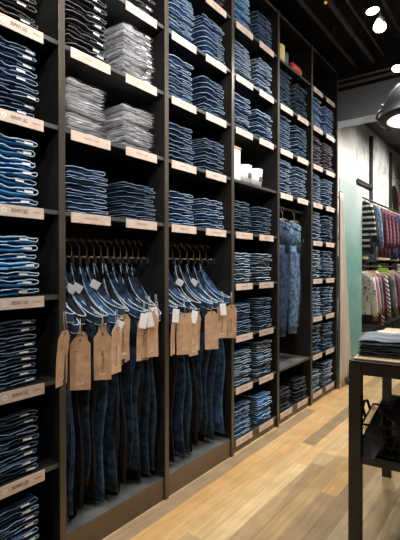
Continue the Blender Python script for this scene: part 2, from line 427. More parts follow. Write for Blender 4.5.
# ------------------------------------------------------------------ folded jeans
def pillow(mb, cx, cy, cz, lx, ly, t, seed, nx=9, ny=13, mi=0, wav=.003):
    r = random.Random(seed); ph = [r.uniform(0, 6.28) for _ in range(4)]
    def prof(u): return max(0.0, 1 - abs(u) ** 5) ** .5
    top = []; bot = []
    for i in range(nx):
        u = -1 + 2 * i / (nx - 1); uu = math.sin(u * math.pi / 2)
        for j in range(ny):
            v = -1 + 2 * j / (ny - 1); vv = math.sin(v * math.pi / 2)
            h = t / 2 * max(.02, prof(uu) * prof(vv))
            wv = wav * (math.sin(vv * 4 + ph[0]) * .8 + math.sin(vv * 9 + uu * 3 + ph[1]) * .5)
            ex = .004 * math.sin(vv * 7 + ph[2]) if i == nx - 1 else 0
            x = cx + uu * lx / 2 + ex; y = cy + vv * ly / 2
            top.append((x, y, cz + h + wv)); bot.append((x, y, cz - h + wv))
    n = nx * ny; fs = []
    for i in range(nx - 1):
        for j in range(ny - 1):
            a = i * ny + j; b = a + 1; c = a + ny + 1; d = a + ny
            fs.append((a, d, c, b)); fs.append((a + n, b + n, c + n, d + n))
    edge = [j for j in range(ny)] + [i * ny + ny - 1 for i in range(1, nx)] + [(nx - 1) * ny + j for j in range(ny - 2, -1, -1)] + [i * ny for i in range(nx - 2, 0, -1)]
    for k in range(len(edge)):
        a, b = edge[k], edge[(k + 1) % len(edge)]
        fs.append((a, b, b + n, a + n))
    mb.add(top + bot, fs, mi, True)
    return ph
FW, FD = .236, .285
T0 = .036
def folded_meshes(seed, lo=False, tagged=False):
    """origin: centre of the front edge at the bottom; goes back to x=-FD. returns body MB and seam MB"""
    r = random.Random(seed); mb = MB(); sm = MB()
    a = .52 + r.uniform(-.05, .05)
    t1 = T0 * a; t2 = T0 * (1 - a) * 1.02
    nx, ny = (5, 7) if lo else (9, 13)
    sh = r.uniform(-.006, .003)
    ph = pillow(mb, -FD / 2, 0, t1 / 2, FD, FW, t1, seed, nx, ny, wav=.0022)
    ph2 = pillow(mb, -FD / 2 + sh, r.uniform(-.006, .006), t1 + t2 / 2 - .0006, FD - .006, FW * r.uniform(.93, .99), t2, seed + 50, nx, ny, wav=.003)
    # stitched edge: along the left side, the front, looping at the right end
    n = 5 if lo else 12; pts = []
    z1 = T0 * .80; z0 = T0 * .40
    for i in range(n // 2): pts.append((-FD * .93 + FD * .9 * i / (n // 2), -FW / 2 - .0005, z1 + .002 * math.sin(i * 1.7 + ph[0])))
    for i in range(n + 1):
        v = -1 + 2 * i / n; wv = .0030 * math.sin(v * 5 + ph2[0]) + .002 * math.sin(v * 11 + ph2[1])
        pts.append((.001 + .002 * math.sin(v * 7 + ph[2]) + (sh if sh > 0 else 0), v * FW * .48, z1 + wv))
    for k in range(1, 5):
        an = math.pi * k / 5
        pts.append((.001, FW * .48 + .009 * math.sin(an), (z1 + z0) / 2 + (z1 - z0) / 2 * math.cos(an)))
    L = r.uniform(.1, .9)
    for i in range(n // 2 + 1):
        v = 1 - (L + .3) * i / (n // 2)
        pts.append((.0018, max(-.9, v) * FW * .48, z0 + .0025 * math.sin(v * 6 + ph[3])))
    sm.tube(pts, .0019 if not lo else .0026, 4 if lo else 5)
    if r.random() < .6:
        pts = [(-FD * .9 + FD * .88 * i / 4, -FW / 2 + .0005, z0 + .002 * math.sin(i * 1.3)) for i in range(5)] + [(.001, -FW * .48 + FW * .4 * i / 3, z0 * .55 + .002 * math.sin(i * 2.)) for i in range(4)]
        sm.tube(pts, .0013, 4)
    return mb, sm
VARS = 6
BODY = {}; SEAM = {}; TAGM = None
raw = [folded_meshes(100 + i) for i in range(VARS)]
rawlo = [folded_meshes(100 + i, True) for i in range(VARS)]
def fold_data(colr, v):
    if (colr, v) not in BODY:
        BODY[(colr, v)] = raw[v][0].mesh('folded_body', DEN[colr]); SEAM[(colr, v)] = raw[v][1].mesh('stitched_edge', THR[colr])
    return BODY[(colr, v)], SEAM[(colr, v)]
TAGM = [MB().box(0, -.020 + o, 0, .0015, .020 + o, .0085, 0, .0006).mesh('size_tag', M_WHITE) for o in (0, -.02, .012)]

ORD = ['topmost', 'second from top', 'third from top', 'fourth from top', 'fifth from top', 'sixth from top', 'seventh from top', 'eighth from top', 'ninth from top', 'tenth from top']
ORDB = ['lowest', 'second from bottom', 'third from bottom', 'fourth from bottom', 'fifth from bottom', 'sixth from bottom', 'seventh from bottom', 'eighth from bottom', 'ninth from bottom', 'tenth from bottom']
SHF = ['lowest shelf', 'second shelf up', 'third shelf up', 'fourth shelf up', 'fifth shelf up', 'sixth shelf up', 'seventh shelf up', 'eighth shelf up', 'ninth shelf up']
BAYN = {0: 'leftmost bay', 3: 'cup shelf bay', 4: 'can shelf bay', 5: 'far end bay'}
def shelf_phrase(b, k):
    if b in (1, 2):
        nth = ['first', 'second', 'third', 'fourth', 'fifth'][k - 4]
        return '%s shelf over %s hanging rail' % (nth, 'left' if b == 1 else 'second')
    if b == 4 and k >= 5: return '%s shelf over lone hanging jeans' % ['first', 'second', 'third'][k - 5]
    return '%s in %s' % (SHF[k], BAYN[b])

# (bay, level, side, colour, count, height, tags)
ST = []
def st(b, k, colL, nL, hL, colR=None, nR=None, hR=None, tg=False):
    if colL: ST.append((b, k, 'left', colL, nL, hL, tg))
    if colR: ST.append((b, k, 'right', colR, nR, hR, tg))
st(0, 0, None, 0, 0, 'navy blue', 8, .285, True)
st(0, 1, None, 0, 0, 'dark navy', 8, .285, True)
st(0, 2, None, 0, 0, 'dark navy', 9, .30, True)
st(0, 3, None, 0, 0, 'bright blue', 7, .275, True)
st(0, 4, None, 0, 0, 'bright blue', 7, .305, True)
st(0, 5, None, 0, 0, 'navy blue', 9, .325, True)
st(0, 6, None, 0, 0, 'charcoal', 8, .30, True)
st(1, 4, 'mid blue', 8, .24, 'navy blue', 8, .21)
st(1, 5, 'light grey', 8, .27, 'light grey', 8, .25)
st(1, 6, 'charcoal', 8, .33, 'light grey', 9, .30, True)
st(1, 7, 'charcoal', 8, .30, 'charcoal', 8, .29, True)
st(2, 4, 'mid blue', 6, .215, 'mid blue', 6, .215)
st(2, 5, 'navy blue', 7, .25, 'navy blue', 7, .23)
st(2, 6, 'mid blue', 8, .275, 'navy blue', 7, .265)
st(2, 7, 'mid blue', 9, .30, 'mid blue', 8, .29)
st(2, 8, 'charcoal', 8, .29, 'charcoal', 8, .28)
st(3, 0, 'mid blue', 7, .25, 'bright blue', 7, .24)
st(3, 1, 'washed blue', 7, .27, 'washed blue', 8, .30)
st(3, 2, 'navy blue', 6, .24, 'navy blue', 7, .27)
st(3, 3, 'washed blue', 6, .245, 'washed blue', 6, .245)
st(3, 4, 'dark navy', 6, .25, 'dark navy', 6, .235)
st(3, 6, 'mid blue', 7, .27, 'mid blue', 7, .25)
st(3, 7, 'washed blue', 8, .28, 'washed blue', 8, .27)
st(3, 8, 'bright blue', 8, .28, 'navy blue', 8, .26)
st(4, 0, 'black', 6, .20, 'black', 6, .22)
st(4, 5, 'mid blue', 9, .315, 'mid blue', 9, .305)
st(4, 6, 'navy blue', 8, .315, 'navy blue', 8, .305)
st(4, 7, 'dark navy', 9, .315, 'dark navy', 8, .305)
st(5, 0, 'washed blue', 6, .22, 'washed blue', 7, .26)
st(5, 1, 'navy blue', 8, .315, 'navy blue', 8, .305)
st(5, 2, 'mid blue', 8, .315, 'mid blue', 8, .305)
st(5, 3, 'washed blue', 7, .315, 'mid blue', 8, .305)
st(5, 4, 'mid blue', 8, .315, 'navy blue', 8, .305)
st(5, 5, 'mid blue', 8, .315, 'mid blue', 8, .305)
st(5, 6, 'plum grey', 8, .315, 'plum grey', 8, .305)
st(5, 7, 'bright blue', 8, .315, 'bright blue', 8, .305)
items = []
for (b, k, side, colr, n, h, tg) in ST:
    yc = by(b) + (.526 if b == 0 else (.192 if side == 'left' else .560))
    z = ZT[k] + .0005
    cr = random.Random(b * 100 + k * 10 + (side == 'left'))
    ths = [cr.uniform(.82, 1.18) for _ in range(n)]; s = h / sum(ths)
    for q in range(n):
        t = ths[q] * s
        sx = 1.05 if b == 0 else (1.02 if b == 1 else 1.0)
        items.append(dict(b=b, k=k, side=side, c=colr, q=q, n=n, z=z, t=t, tg=tg, x=-.030 + cr.uniform(-.013, .010), y=yc + cr.uniform(-.006, .006), r=R(cr.uniform(-3.2, 3.2)), v=cr.randrange(VARS), sy=sx))
        z += t
def dist(it): return math.hypot(D - it['x'], it['y'])
items.sort(key=dist)
for it in items[:298]:
    colr = it['c']; bm_, sm_ = fold_data(colr, it['v'])
    root = empty('folded_jeans', (it['x'], it['y'], it['z']), it['r'])
    root.scale = (1, it['sy'], it['t'] / T0)
    fromb = (it['b'], it['k']) in ((0, 6), (1, 7), (2, 8), (2, 7), (3, 8))
    pos = ORDB[it['q']] if fromb else ORD[it['n'] - 1 - it['q']]
    sd = '' if it['b'] == 0 else ', %s stack' % it['side']
    tag(root, '%s folded jeans, %s%s, %s' % (colr.replace('navy blue', 'navy'), pos, sd, shelf_phrase(it['b'], it['k'])), 'jeans', 'folded jeans stacked on the shelves')
    bo = link('folded_body', bm_, root); link('stitched_edge', sm_, bo)
    if it['tg'] and rnd.random() < .92:
        tt = link('size_tag', TAGM[rnd.randrange(3)], root); tt['label'] = 'small white size tag'
        tt.location = (.0035, FW * .30 + rnd.uniform(-.012, .012), T0 * .42); tt.rotation_euler = (R(rnd.uniform(-4, 4)), 0, 0)
mb = MB(); names = list(DEN); mats = [DEN[n] for n in names] + [THR[n] for n in names]
for it in items[298:]:
    M = Matrix.Translation((it['x'], it['y'], it['z'])) @ Matrix.Rotation(it['r'], 4, 'Z') @ Matrix.Diagonal((1, 1, it['t'] / T0, 1))
    ci = names.index(it['c'])
    for src, mi in ((rawlo[it['v']][0], ci), (rawlo[it['v']][1], ci + len(names))):
        mb.add([M @ Vector(p) for p in src.v], src.f, mi, True)
tag(mb.build('folded_jeans', mats), 'small distant stacks of folded blue jeans filling the bays furthest from the camera', 'jeans', kind='stuff')

# ------------------------------------------------------------------ hanging jeans
def ring(Lp, Rp, th, cy, n=14, sag=0.0, tear=0.0):
    """ellipse between two points of the x-z plane, thickness th in y"""
    L = Vector((Lp[0], 0, Lp[1])); Q = Vector((Rp[0], 0, Rp[1])); c = (L + Q) / 2; h = (Q - L) / 2; out = []
    for j in range(n):
        a = 2 * math.pi * j / n
        ca, sa = math.cos(a), math.sin(a)
        out.append(c + h * ca + Vector((-sag * .55 * (1 - ca * ca), cy + th / 2 * (1 + tear * ca) * math.copysign(abs(sa) ** .8, sa), -sag * (1 - ca * ca))))
    return out
def hanging_set(seed, droop=True, fold=.030, leglen=1.0):
    r = random.Random(seed); j = lambda s: r.uniform(-s, s)
    if droop:
        A = (-.05 + j(.02), -.0); B = (.232 + j(.03), -.32 + j(.055))
    else:
        A = (-.10, 0); B = (.10, -.045)
    ax, az = A; bx, bz = B
    if droop:
        mid1 = ((ax - .015, az - .15), (bx - .03, bz - .085)); mid2 = ((ax - .010, az - .38), (bx - .06, bz - .20))
    else:
        mid1 = ((ax - .01, az - .12), (bx + .01, bz - .10)); mid2 = ((ax - .0, az - .28), (bx + .01, bz - .25))
    body = MB(); n = 14
    sag = .055 if droop else .012; tear = .75 if droop else 0
    rs = [ring(A, B, fold * 1.0, 0, n, sag, tear), ring(mid1[0], mid1[1], fold * 1.0, 0, n, sag * .5, tear * .3), ring(mid2[0], mid2[1], fold * .95, 0, n)]
    body.loft(rs, 0)
    hz = (-1.26 if droop else -1.22) * leglen - (.03 if droop else 0) + j(.05); seams = MB()
    def leg(L0, R0, hx, w, cy, dz, out):
        rings = []; lp = []
        for i in range(9):
            u = i / 8.0
            z_l = L0[1] * (1 - u) + (hz + dz) * u; z_r = R0[1] * (1 - u) + (hz + dz - .01) * u
            wv = .010 * math.sin(u * 7 + seed + cy * 90) * u
            xl = L0[0] * (1 - u) + hx * u + wv; xr = R0[0] * (1 - u) + (hx + w) * u + wv + .012 * math.sin(u * 9 + seed)
            th = fold * (.75 - .1 * u)
            rings.append(ring((xl, z_l), (xr, z_r), th, cy + .004 * math.sin(u * 6 + seed), n)); lp.append((xr, cy - fold * .25, z_r) if out else (xl, cy - fold * .25, z_l))
        body.loft(rings, 0)
        seams.tube(lp, .0016, 4)
        seams.tube([p + Vector((0, 0, .006)) for p in rings[-1]], .0016, 4, closed=True)
    m0 = mid2[0]; m1 = mid2[1]; mx = ((m0[0] + m1[0]) / 2, (m0[1] + m1[1]) / 2 + .03)
    hx0 = (m0[0] + .01 + j(.03)) ; 
    leg((m0[0], m0[1] + .05), (mx[0] + .02, mx[1] + .02), hx0 - .01, .155, -fold * .12, 0, False)
    leg((mx[0] - .03, mx[1] + .02), (m1[0], m1[1] + .04), hx0 + .08 + j(.04), .155, fold * .12, .03 + j(.03), True)
    # pocket seams on the visible side (towards -y)
    c = Vector(((ax + bx) / 2, 0, (az + bz) / 2)); dn = (Vector((mid2[0][0] + mid2[1][0], 0, mid2[0][1] + mid2[1][1])) / 2 - c)
    al = Vector((bx - ax, 0, bz - az))
    for s in (-.25, .2):
        o_ = c + al * s + dn * .35; y = -fold * .50
        seams.tube([(o_.x, y, o_.z), (o_.x + .02, y, o_.z - .09), (o_.x + .06, y - .0005, o_.z - .11), (o_.x + .085, y, o_.z - .03)], .0016, 4)
    # waistband ring
    wb = MB(); seam = MB(); m = 22; dnn = dn.normalized()
    def wring(off, grow): 
        pts = []
        for q in range(m):
            a = 2 * math.pi * q / m; ca, sa = math.cos(a), math.sin(a)
            pts.append(c + al * .5 * ca * (1 + grow) + Vector((-sag * .55 * sa * sa, (fold * .62 + grow * .05) * (1 + tear * ca) * sa, -sag * sa * sa)) + dnn * off)
        return pts
    o1, o2, i1, i2 = wring(-.012, .03), wring(.030, .03), wring(-.012, .005), wring(.030, .005)
    wb.loft([i2, i1, o1, o2], 0, False, False)
    for q in (2, 6, 9, 13, 16, 20):
        p = (o1[q] + o2[q]) / 2; nn = Vector((0, math.copysign(1, p.y), 0))
        wb.tube([o1[q] + nn * .002 - dnn * .003, p + nn * .005, o2[q] + nn * .002 + dnn * .004], .0035, 5)
    seam.tube([p - dnn * .0005 for p in o1], .0032, 5, closed=True); seam.tube(o2, .0017, 4, closed=True)
    return body, seams, wb, seam, Vector((bx, 0, bz)), c, al, dnn
HV = [hanging_set(11 + i, fold=.036 + .006 * (i % 3)) for i in range(6)]
HS = hanging_set(41, False, .07, .89)
HMC = {}
M_WTHR = mat('waist_thread', (.50, .62, .74), .8)
M_DSEAM = {c: mat('leg_seam_' + c.replace(' ', '_'), tuple(x * .28 for x in THR[c].node_tree.nodes['Principled BSDF'].inputs['Base Color'].default_value[:3]), .85) for c in THR}
M_DSEAM['light blue'] = THR['washed blue']
def hang_data(v, colr, src=None):
    if (v, colr) not in HMC:
        b_, s_, w_, e_ = (src or HV[v])[:4]
        HMC[(v, colr)] = (b_.mesh('body', DEN[colr]), s_.mesh('stitching', M_DSEAM[colr]), w_.mesh('waistband', DEN[colr]), e_.mesh('waistband_seam', M_WTHR if colr in ('black', 'dark navy', 'navy blue') else THR[colr]))
    return HMC[(v, colr)]
def tag_mesh(wd, ht, seed):
    mb = MB(); c = wd * .27; t = .0016
    out = [(-wd / 2, -ht), (wd / 2, -ht), (wd / 2, -c * 1.3), (wd / 2 - c, 0), (-wd / 2 + c, 0), (-wd / 2, -c * 1.3)]
    n = len(out); bend = lambda z: .010 * math.sin(z * 9)
    rows = [0, -c * 1.3, -ht * .5, -ht]; vs = []
    for s in (-1, 1):
        for (hw, z) in ((wd / 2 - c, 0), (wd / 2, -c * 1.3), (wd / 2, -ht * .5), (wd / 2, -ht)):
            vs += [(bend(z) + s * t / 2, -hw, z), (bend(z) + s * t / 2, hw, z)]
    fs = []
    for s in (0, 8):
        for q in range(3): 
            f = (s + 2 * q, s + 2 * q + 1, s + 2 * q + 3, s + 2 * q + 2); fs.append(f if s else f[::-1])
    per = [0, 1, 3, 5, 7, 6, 4, 2]
    for q in range(8): fs.append((per[q], per[(q + 1) % 8], per[(q + 1) % 8] + 8, per[q] + 8))
    mb.add(vs, fs, 0)
    # printed vertical strokes and small marks on both faces
    r = random.Random(seed)
    for s in (-1, 1):
        def stroke(y0, z0, y1, z1, w=.0014, mi=1):
            x = bend((z0 + z1) / 2) + s * (t / 2 + .0016)
            d = Vector((0, y1 - y0, z1 - z0)); nrm = Vector((0, -d.z, d.y)).normalized() * w
            p = [Vector((x, y0, z0)), Vector((x, y1, z1))]
            mb.add([p[0] - nrm, p[0] + nrm, p[1] + nrm, p[1] - nrm], [(0, 1, 2, 3)], mi)
        if seed % 2:
            z = -ht * .42
            for q in range(9):
                a = r.uniform(-.003, .003); stroke(-.006, z, .008, z + a, .0012)
                if r.random() < .7: stroke(-.006 + r.uniform(0, .010), z, -.004 + r.uniform(0, .010), z - .009, .001)
                z -= .0125
        else:
            for q in range(6):
                y0, z0 = r.uniform(-.02, .03), -ht * r.uniform(.3, .9)
                stroke(y0, z0, y0 + r.uniform(-.012, .012), z0 + r.uniform(-.008, .008), .0012)
            stroke(-wd * .42, -ht * .28, -wd * .1, -ht * .27, .0007)
        pts = [(bend(-ht * .88) + s * .002, -.016 + .032 * q / 6, -ht * .86 - .010 * math.sin(math.pi * q / 6)) for q in range(7)]
        mb.tube(pts, .0012, 4, 2)
    n = 10
    for s in (-1, 1):
        mb.add([(s * .0022, .005 * math.cos(2 * math.pi * q / n), -.016 + .005 * math.sin(2 * math.pi * q / n)) for q in range(n)], [tuple(range(n))], 1)
    return mb.mesh('hang_tag', [M_TAG, M_INK, M_WHITE])
TAGS = [tag_mesh(.088, .25, 1), tag_mesh(.100, .265, 2), tag_mesh(.075, .22, 3), tag_mesh(.088, .24, 4)]
STR = MB().tube([(0, 0, -.016), (.006, .003, .03), (-.004, 0, .09)], .0012, 4).tube([(0, 0, -.016), (-.005, -.004, .03), (-.012, 0, .09)], .0012, 4).mesh('string', M_STRING)
WTAG = MB().box(-.001, -.022, -.085, .001, .022, 0, 0, .0008).mesh('white_tag', M_WHITE)
PATCH = MB().box(-.026, -.0012, -.045, .026, .0012, 0, 0, .001).mesh('size_label', M_WHITE)
def hook_mb():
    mb = MB(); pts = []
    for q in range(11):
        a = R(-60 + 24 * q)
        pts.append((.019 * math.cos(a), 0, .002 + .019 * math.sin(a)))
    pts = [(.025 * math.cos(R(a)), 0, -.009 + .025 * math.sin(R(a))) for a in range(-10, 231, 24)]
    pts += [(0.0, 0, -.034), (0, 0, -.095)]
    mb.tube(pts, .0038, 6)
    return mb
HOOK = hook_mb().mesh('hook', M_BRASS)
HARM = MB().tube([(-.085, 0, -.105), (-.04, 0, -.095), (.04, 0, -.095), (.085, 0, -.105)], .0042, 6).mesh('arm', M_BRASS)
HCLIP = MB().box(-.011, -.006, -.026, .011, .006, .012, 0, .002).mesh('clip', M_DARKMET)

ordn = ['leftmost', 'second from left', 'third from left', 'fourth from left', 'fifth from left', 'sixth from left', 'seventh from left', 'eighth from left', 'ninth from left', 'tenth from left', 'eleventh from left', 'twelfth from left', 'thirteenth from left', 'fourteenth from left', 'fifteenth from left', 'sixteenth from left', 'rightmost']
def hanger(x, y, z, rz, label):
    h = empty('clip_hanger', (x, y, z), rz); tag(h, label, 'hanger', 'clip hangers on the rails')
    link('hook', HOOK, h); a = link('arm', HARM, h)
    for sx in (-.075, .075): link('clip', HCLIP, a, (sx, 0, -.105))
    return h
def hang_jean(x, y, z, v, colr, rz, label, tagsel, white, src=None):
    root = empty('hanging_jeans', (x, y, z), rz); tag(root, label, 'jeans', 'jeans on clip hangers')
    b_, s_, w_, e_ = hang_data(v, colr, src)
    bo = link('body', b_, root); link('stitching', s_, bo); w = link('waistband', w_, root); link('waistband_seam', e_, w)
    S = src or HV[v]; B = S[4]
    if tagsel is not None:
        ti, dx, dy, dz, rr = tagsel
        t = link('hang_tag', TAGS[ti], root, (B.x - .02 + dx, dy, B.z - .085 + dz)); t.rotation_euler = (0, R(rnd.uniform(-3, 3)), rr - rz)
        t['label'] = 'kraft paper hang tag'; link('string', STR, t)
    if white == 1:
        t = link('size_label', PATCH, root); p = S[5] + S[6] * .05 - S[7] * .004
        t.location = (p.x - .03, -.040, p.z + .03); t.rotation_euler = (0, R(30), R(42))
    if white == 2:
        t = link('size_label', WTAG, root, (B.x + .012, -.015, B.z + .0)); t.rotation_euler = (R(rnd.uniform(-25, 25)), R(-8), R(-35))
    return root
CN = {'dark navy': 'very dark navy', 'navy blue': 'navy blue', 'mid blue': 'mid blue', 'black': 'black', 'light blue': 'light blue', 'washed blue': 'washed blue', 'charcoal': 'charcoal'}
n1 = 14; cols1 = ['dark navy', 'navy blue', 'black', 'dark navy', 'black', 'mid blue', 'dark navy', 'black', 'black', 'navy blue', 'dark navy', 'black', 'dark navy', 'dark navy']
# tag index, dx, dy, dz, rotation
tg1 = {0: (1, .03, -.050, .02, R(24)), 1: (1, .02, .02, .03, R(-42)), 2: (3, .0, .0, .01, R(5)), 3: (0, .03, .0, .02, R(-38)), 4: (0, .0, .0, .06, R(18)), 5: (0, .03, .01, .03, R(12)), 6: (0, .02, .0, .06, R(-6)), 7: (2, .0, .0, .05, R(15)), 8: (2, .02, .0, .03, R(25)), 9: (0, .02, .0, .06, R(-12)), 10: (2, .02, .0, .04, R(30)), 11: (1, .03, .0, .09, R(-30)), 12: (2, .04, .0, .07, R(8)), 13: (2, .0, 0, .08, R(22))}
for q in range(n1):
    y = by(1) + PW + .030 + q * (W - PW - .06) / (n1 - 1)
    o_ = ordn[q] if q < n1 - 1 else 'rightmost'
    hanger(-.20, y, ZROD + .002 - .006, R(rnd.uniform(-5, 5)), 'brass-coloured clip hanger, %s on left hanging rail' % o_)
    hang_jean(-.20 - .02, y, ZROD - .118, (q * 5) % 6, cols1[q], R(rnd.uniform(-9, 9)), '%s jeans hanging by waistband, %s on left rail' % (CN[cols1[q]], o_), tg1.get(q), {1: 1, 3: 1, 4: 1, 6: 1, 7: 2, 9: 2, 11: 2, 12: 2}.get(q, 0))
n2 = 9; cols2 = ['dark navy', 'black', 'navy blue', 'dark navy', 'black', 'dark navy', 'dark navy', 'dark navy', 'mid blue']
tg2 = {0: (2, .0, 0, .01, R(20)), 1: (1, .02, 0, .05, R(-38)), 2: (2, .02, 0, .02, R(15)), 3: (3, .0, 0, .02, R(-5)), 4: (0, .01, 0, .01, R(10)), 5: (1, .02, 0, .04, R(-35)), 7: (0, .02, 0, .08, R(-20)), 8: (0, .04, 0, .04, R(-40))}
for q in range(n2):
    y = by(2) + PW + .035 + q * (W - PW - .09) / (n2 - 1)
    o_ = ordn[q] if q < n2 - 1 else 'rightmost'
    hanger(-.20, y, ZROD + .002 - .006, R(rnd.uniform(-5, 5)), 'brass-coloured clip hanger, %s on second hanging rail' % o_)
    hang_jean(-.20 - .02, y, ZROD - .118, (q * 5 + 2) % 6, cols2[q], R(rnd.uniform(-4, 4)), '%s jeans hanging by waistband, %s on second rail' % (CN[cols2[q]], o_), tg2.get(q), {1: 1, 4: 1, 6: 1, 3: 2, 0: 2, 7: 2}.get(q, 0))
for q, (y, c_, x_) in enumerate(((by(4) + .28, 'navy blue', -.09), (by(4) + .54, 'washed blue', -.09))):
    hanger(-.09, y, 2.0 - .004, R(84), 'metal clip hanger of the %s jeans in the can shelf bay' % ('darker lone' if q == 0 else 'lighter lone'))
    hang_jean(x_, y, 2.0 - .118, 10, c_, R(84), ('navy jeans hanging full length, left of the lighter pair in the can shelf bay' if q == 0 else 'washed blue jeans hanging full length, right of the navy pair'), None, 0, HS)

# ------------------------------------------------------------------ small goods on the shelves
bx0 = by(3)
t = empty('display_box', (-.09, bx0 + .115, ZT[5])); tag(t, 'tall white box with tan top, leftmost on the cup shelf', 'box')
MB().box(-.06, -.06, 0, .06, .06, .245, 0, .003).build('body', M_WHITE, t); MB().box(-.064, -.064, .245, .064, .064, .262, 0, .003).build('lid', M_TAG, t)
for q, (yy, hh) in enumerate(((.30, .145), (.48, .145))):
    t = empty('paper_cup', (-.08, bx0 + yy, ZT[5])); tag(t, ('white cup in the middle beside the tall white box', 'white cup rightmost on the cup shelf')[q], 'cup', 'white cups on the shelf')
    MB().lathe([(.001, 0), (.058, 0), (.068, hh), (.065, hh), (.055, .006), (.001, .006)], n=24).build('body', M_WHITE, t)
    MB().lathe([(.0685, hh - .006), (.071, hh), (.0685, hh + .004), (.066, hh + .002)], n=24).build('rim', M_WHITE, t)
    MB().box(.060, -.022, .045, .0655, .022, .085).build('printed_mark', M_GREYCAN, t)
cy = by(4)
t = empty('tin_can', (-.07, cy + .17, ZT[8])); tag(t, 'upright yellow tin on the top shelf right of the blue stacks', 'tin')
MB().lathe([(.001, 0), (.048, 0), (.05, .004), (.05, .15), (.045, .165), (.02, .17), (.001, .17)], n=22).build('body', M_YELLOW, t)
MB().lathe([(.001, .170), (.02, .170), (.02, .185), (.001, .186)], n=16).build('cap', M_YELLOW, t)
t = empty('tin_can', (-.10, cy + .31, ZT[8])); tag(t, 'upright dark grey tin between the yellow and red tins', 'tin')
MB().lathe([(.001, 0), (.048, 0), (.05, .004), (.05, .15), (.046, .155), (.001, .155)], n=22).build('body', M_GREYCAN, t)
MB().lathe([(.001, .155), (.035, .155), (.035, .163), (.001, .164)], n=16).build('lid', M_GREYCAN, t)
t = empty('tin_can', (-.06, cy + .46, ZT[8] + .047)); tag(t, 'red tin with yellow end lying on its side on top shelf', 'tin')
q_ = Matrix.Rotation(R(90), 3, 'X') @ Matrix.Rotation(R(0), 3, 'Y')
MB().lathe([(.001, -.08), (.045, -.08), (.047, -.075), (.047, .075), (.001, .075)], n=22, rot=q_).build('body', M_RED, t)
MB().lathe([(.001, -.11), (.036, -.11), (.044, -.08), (.001, -.08)], n=22, rot=q_).build('end_cap', M_YELLOW, t)

# ------------------------------------------------------------------ glass pane and curtain past the shelving
g = empty('glass_panel', (0, 5.50, 0)); tag(g, 'tall frosted teal glass panel standing past the end of the shelving', 'glass panel')
MB().box(-.006, -.44, .03, .006, .44, 2.50, 0, .002).build('pane', M_GLASS, g)
MB().box(-.018, -.44, 0, .018, .44, .035, 0, .003).build('floor_channel', M_LINE, g)
for zz in (.5, 2.0): MB().box(-.014, .405, zz, .014, .442, zz + .05, 0, .003).build('clamp', M_LINE, g)
cu = empty('curtain', (.024, 5.035, 0)); tag(cu, 'gathered cream curtain hanging to the floor in front of the teal glass', 'curtain')
mb = MB(); nz, ny_ = 22, 40; vs = []; fs = []
for i in range(nz):
    u = i / (nz - 1); z = 2.32 * (1 - u) + .025 * u; wd = .08 + .33 * u ** 1.1
    for j in range(ny_):
        v = j / (ny_ - 1)
        vs.append((.014 * math.sin(v * 26 + .8 * math.sin(u * 3)) * (.6 + .6 * u), -.01 + v * wd, z))
for i in range(nz - 1):
    for j in range(ny_ - 1): a = i * ny_ + j; fs.append((a, a + ny_, a + ny_ + 1, a + 1))
off = len(vs); vs2 = [(x - .004, y, z) for (x, y, z) in vs]; fs2 = [tuple(q + off for q in f[::-1]) for f in fs]
edge = [j for j in range(ny_)] + [i * ny_ + ny_ - 1 for i in range(1, nz)] + [(nz - 1) * ny_ + j for j in range(ny_ - 2, -1, -1)] + [i * ny_ for i in range(nz - 2, 0, -1)]
fe = [(edge[q], edge[(q + 1) % len(edge)], edge[(q + 1) % len(edge)] + off, edge[q] + off) for q in range(len(edge))]
mb.add(vs + vs2, fs + fs2 + fe, 0, True); mb.build('fabric', M_CURTAIN, cu)
MB().tube([(0, -.012, 2.325), (0, .09, 2.325)], .006, 8).build('curtain_rod', M_DARKMET, cu)
sh = empty('shoe', (.10, 5.30, 0), R(70)); tag(sh, 'small dark blue shoe on the floor under the cream curtain', 'shoe')
rings = []
for i, (x, w_, h_) in enumerate(((-.12, .02, .05), (-.10, .034, .085), (-.05, .036, .08), (0, .034, .062), (.05, .038, .045), (.09, .036, .036), (.12, .018, .022))):
    rings.append([(x, w_ * math.cos(a), .014 + h_ / 2 + h_ / 2 * math.sin(a)) for a in [2 * math.pi * k / 12 for k in range(12)]])
MB().loft(rings).build('upper', mat('shoe_navy', (.03, .05, .14), .7), sh)
MB().loft([[(x, w_ * 1.1 * math.cos(a), .009 + .009 * (1 if math.sin(a) > 0 else -1)) for a in [2 * math.pi * (k + .5) / 12 for k in range(12)]] for x, w_ in ((-.125, .02), (-.10, .036), (0, .036), (.09, .038), (.126, .018))]).build('sole', M_WHITE, sh)

# ------------------------------------------------------------------ clothes wall
for (yy, lb) in ((7.9, 'black vertical wall standard, left of the two'), (9.27, 'black vertical wall standard, right of the two')):
    t = empty('wall_standard', (WX + .03, yy, 0)); tag(t, lb + ', above the clothes', 'wall standard', 'wall standards')
    MB().box(-.028, -.035, .02, .022, .035, 3.74, 0, .004).build('post', M_BLACK, t)
    for zz in (2.41, 1.55): MB().box(.022, -.015, zz, .24, .015, zz + .03, 0, .003).build('bracket', M_BLACK, t)
t = empty('wall_bar', (WX + .03, 7.45, 2.83)); tag(t, 'short black horizontal bar on the white wall above the clothes', 'bar')
MB().box(.01, -.42, -.025, .045, .42, .025, 0, .004).build('bar', M_BLACK, t)
for s in (-.36, .36): MB().box(-.028, s - .02, -.015, .012, s + .02, .015, 0, .002).build('mount', M_BLACK, t)

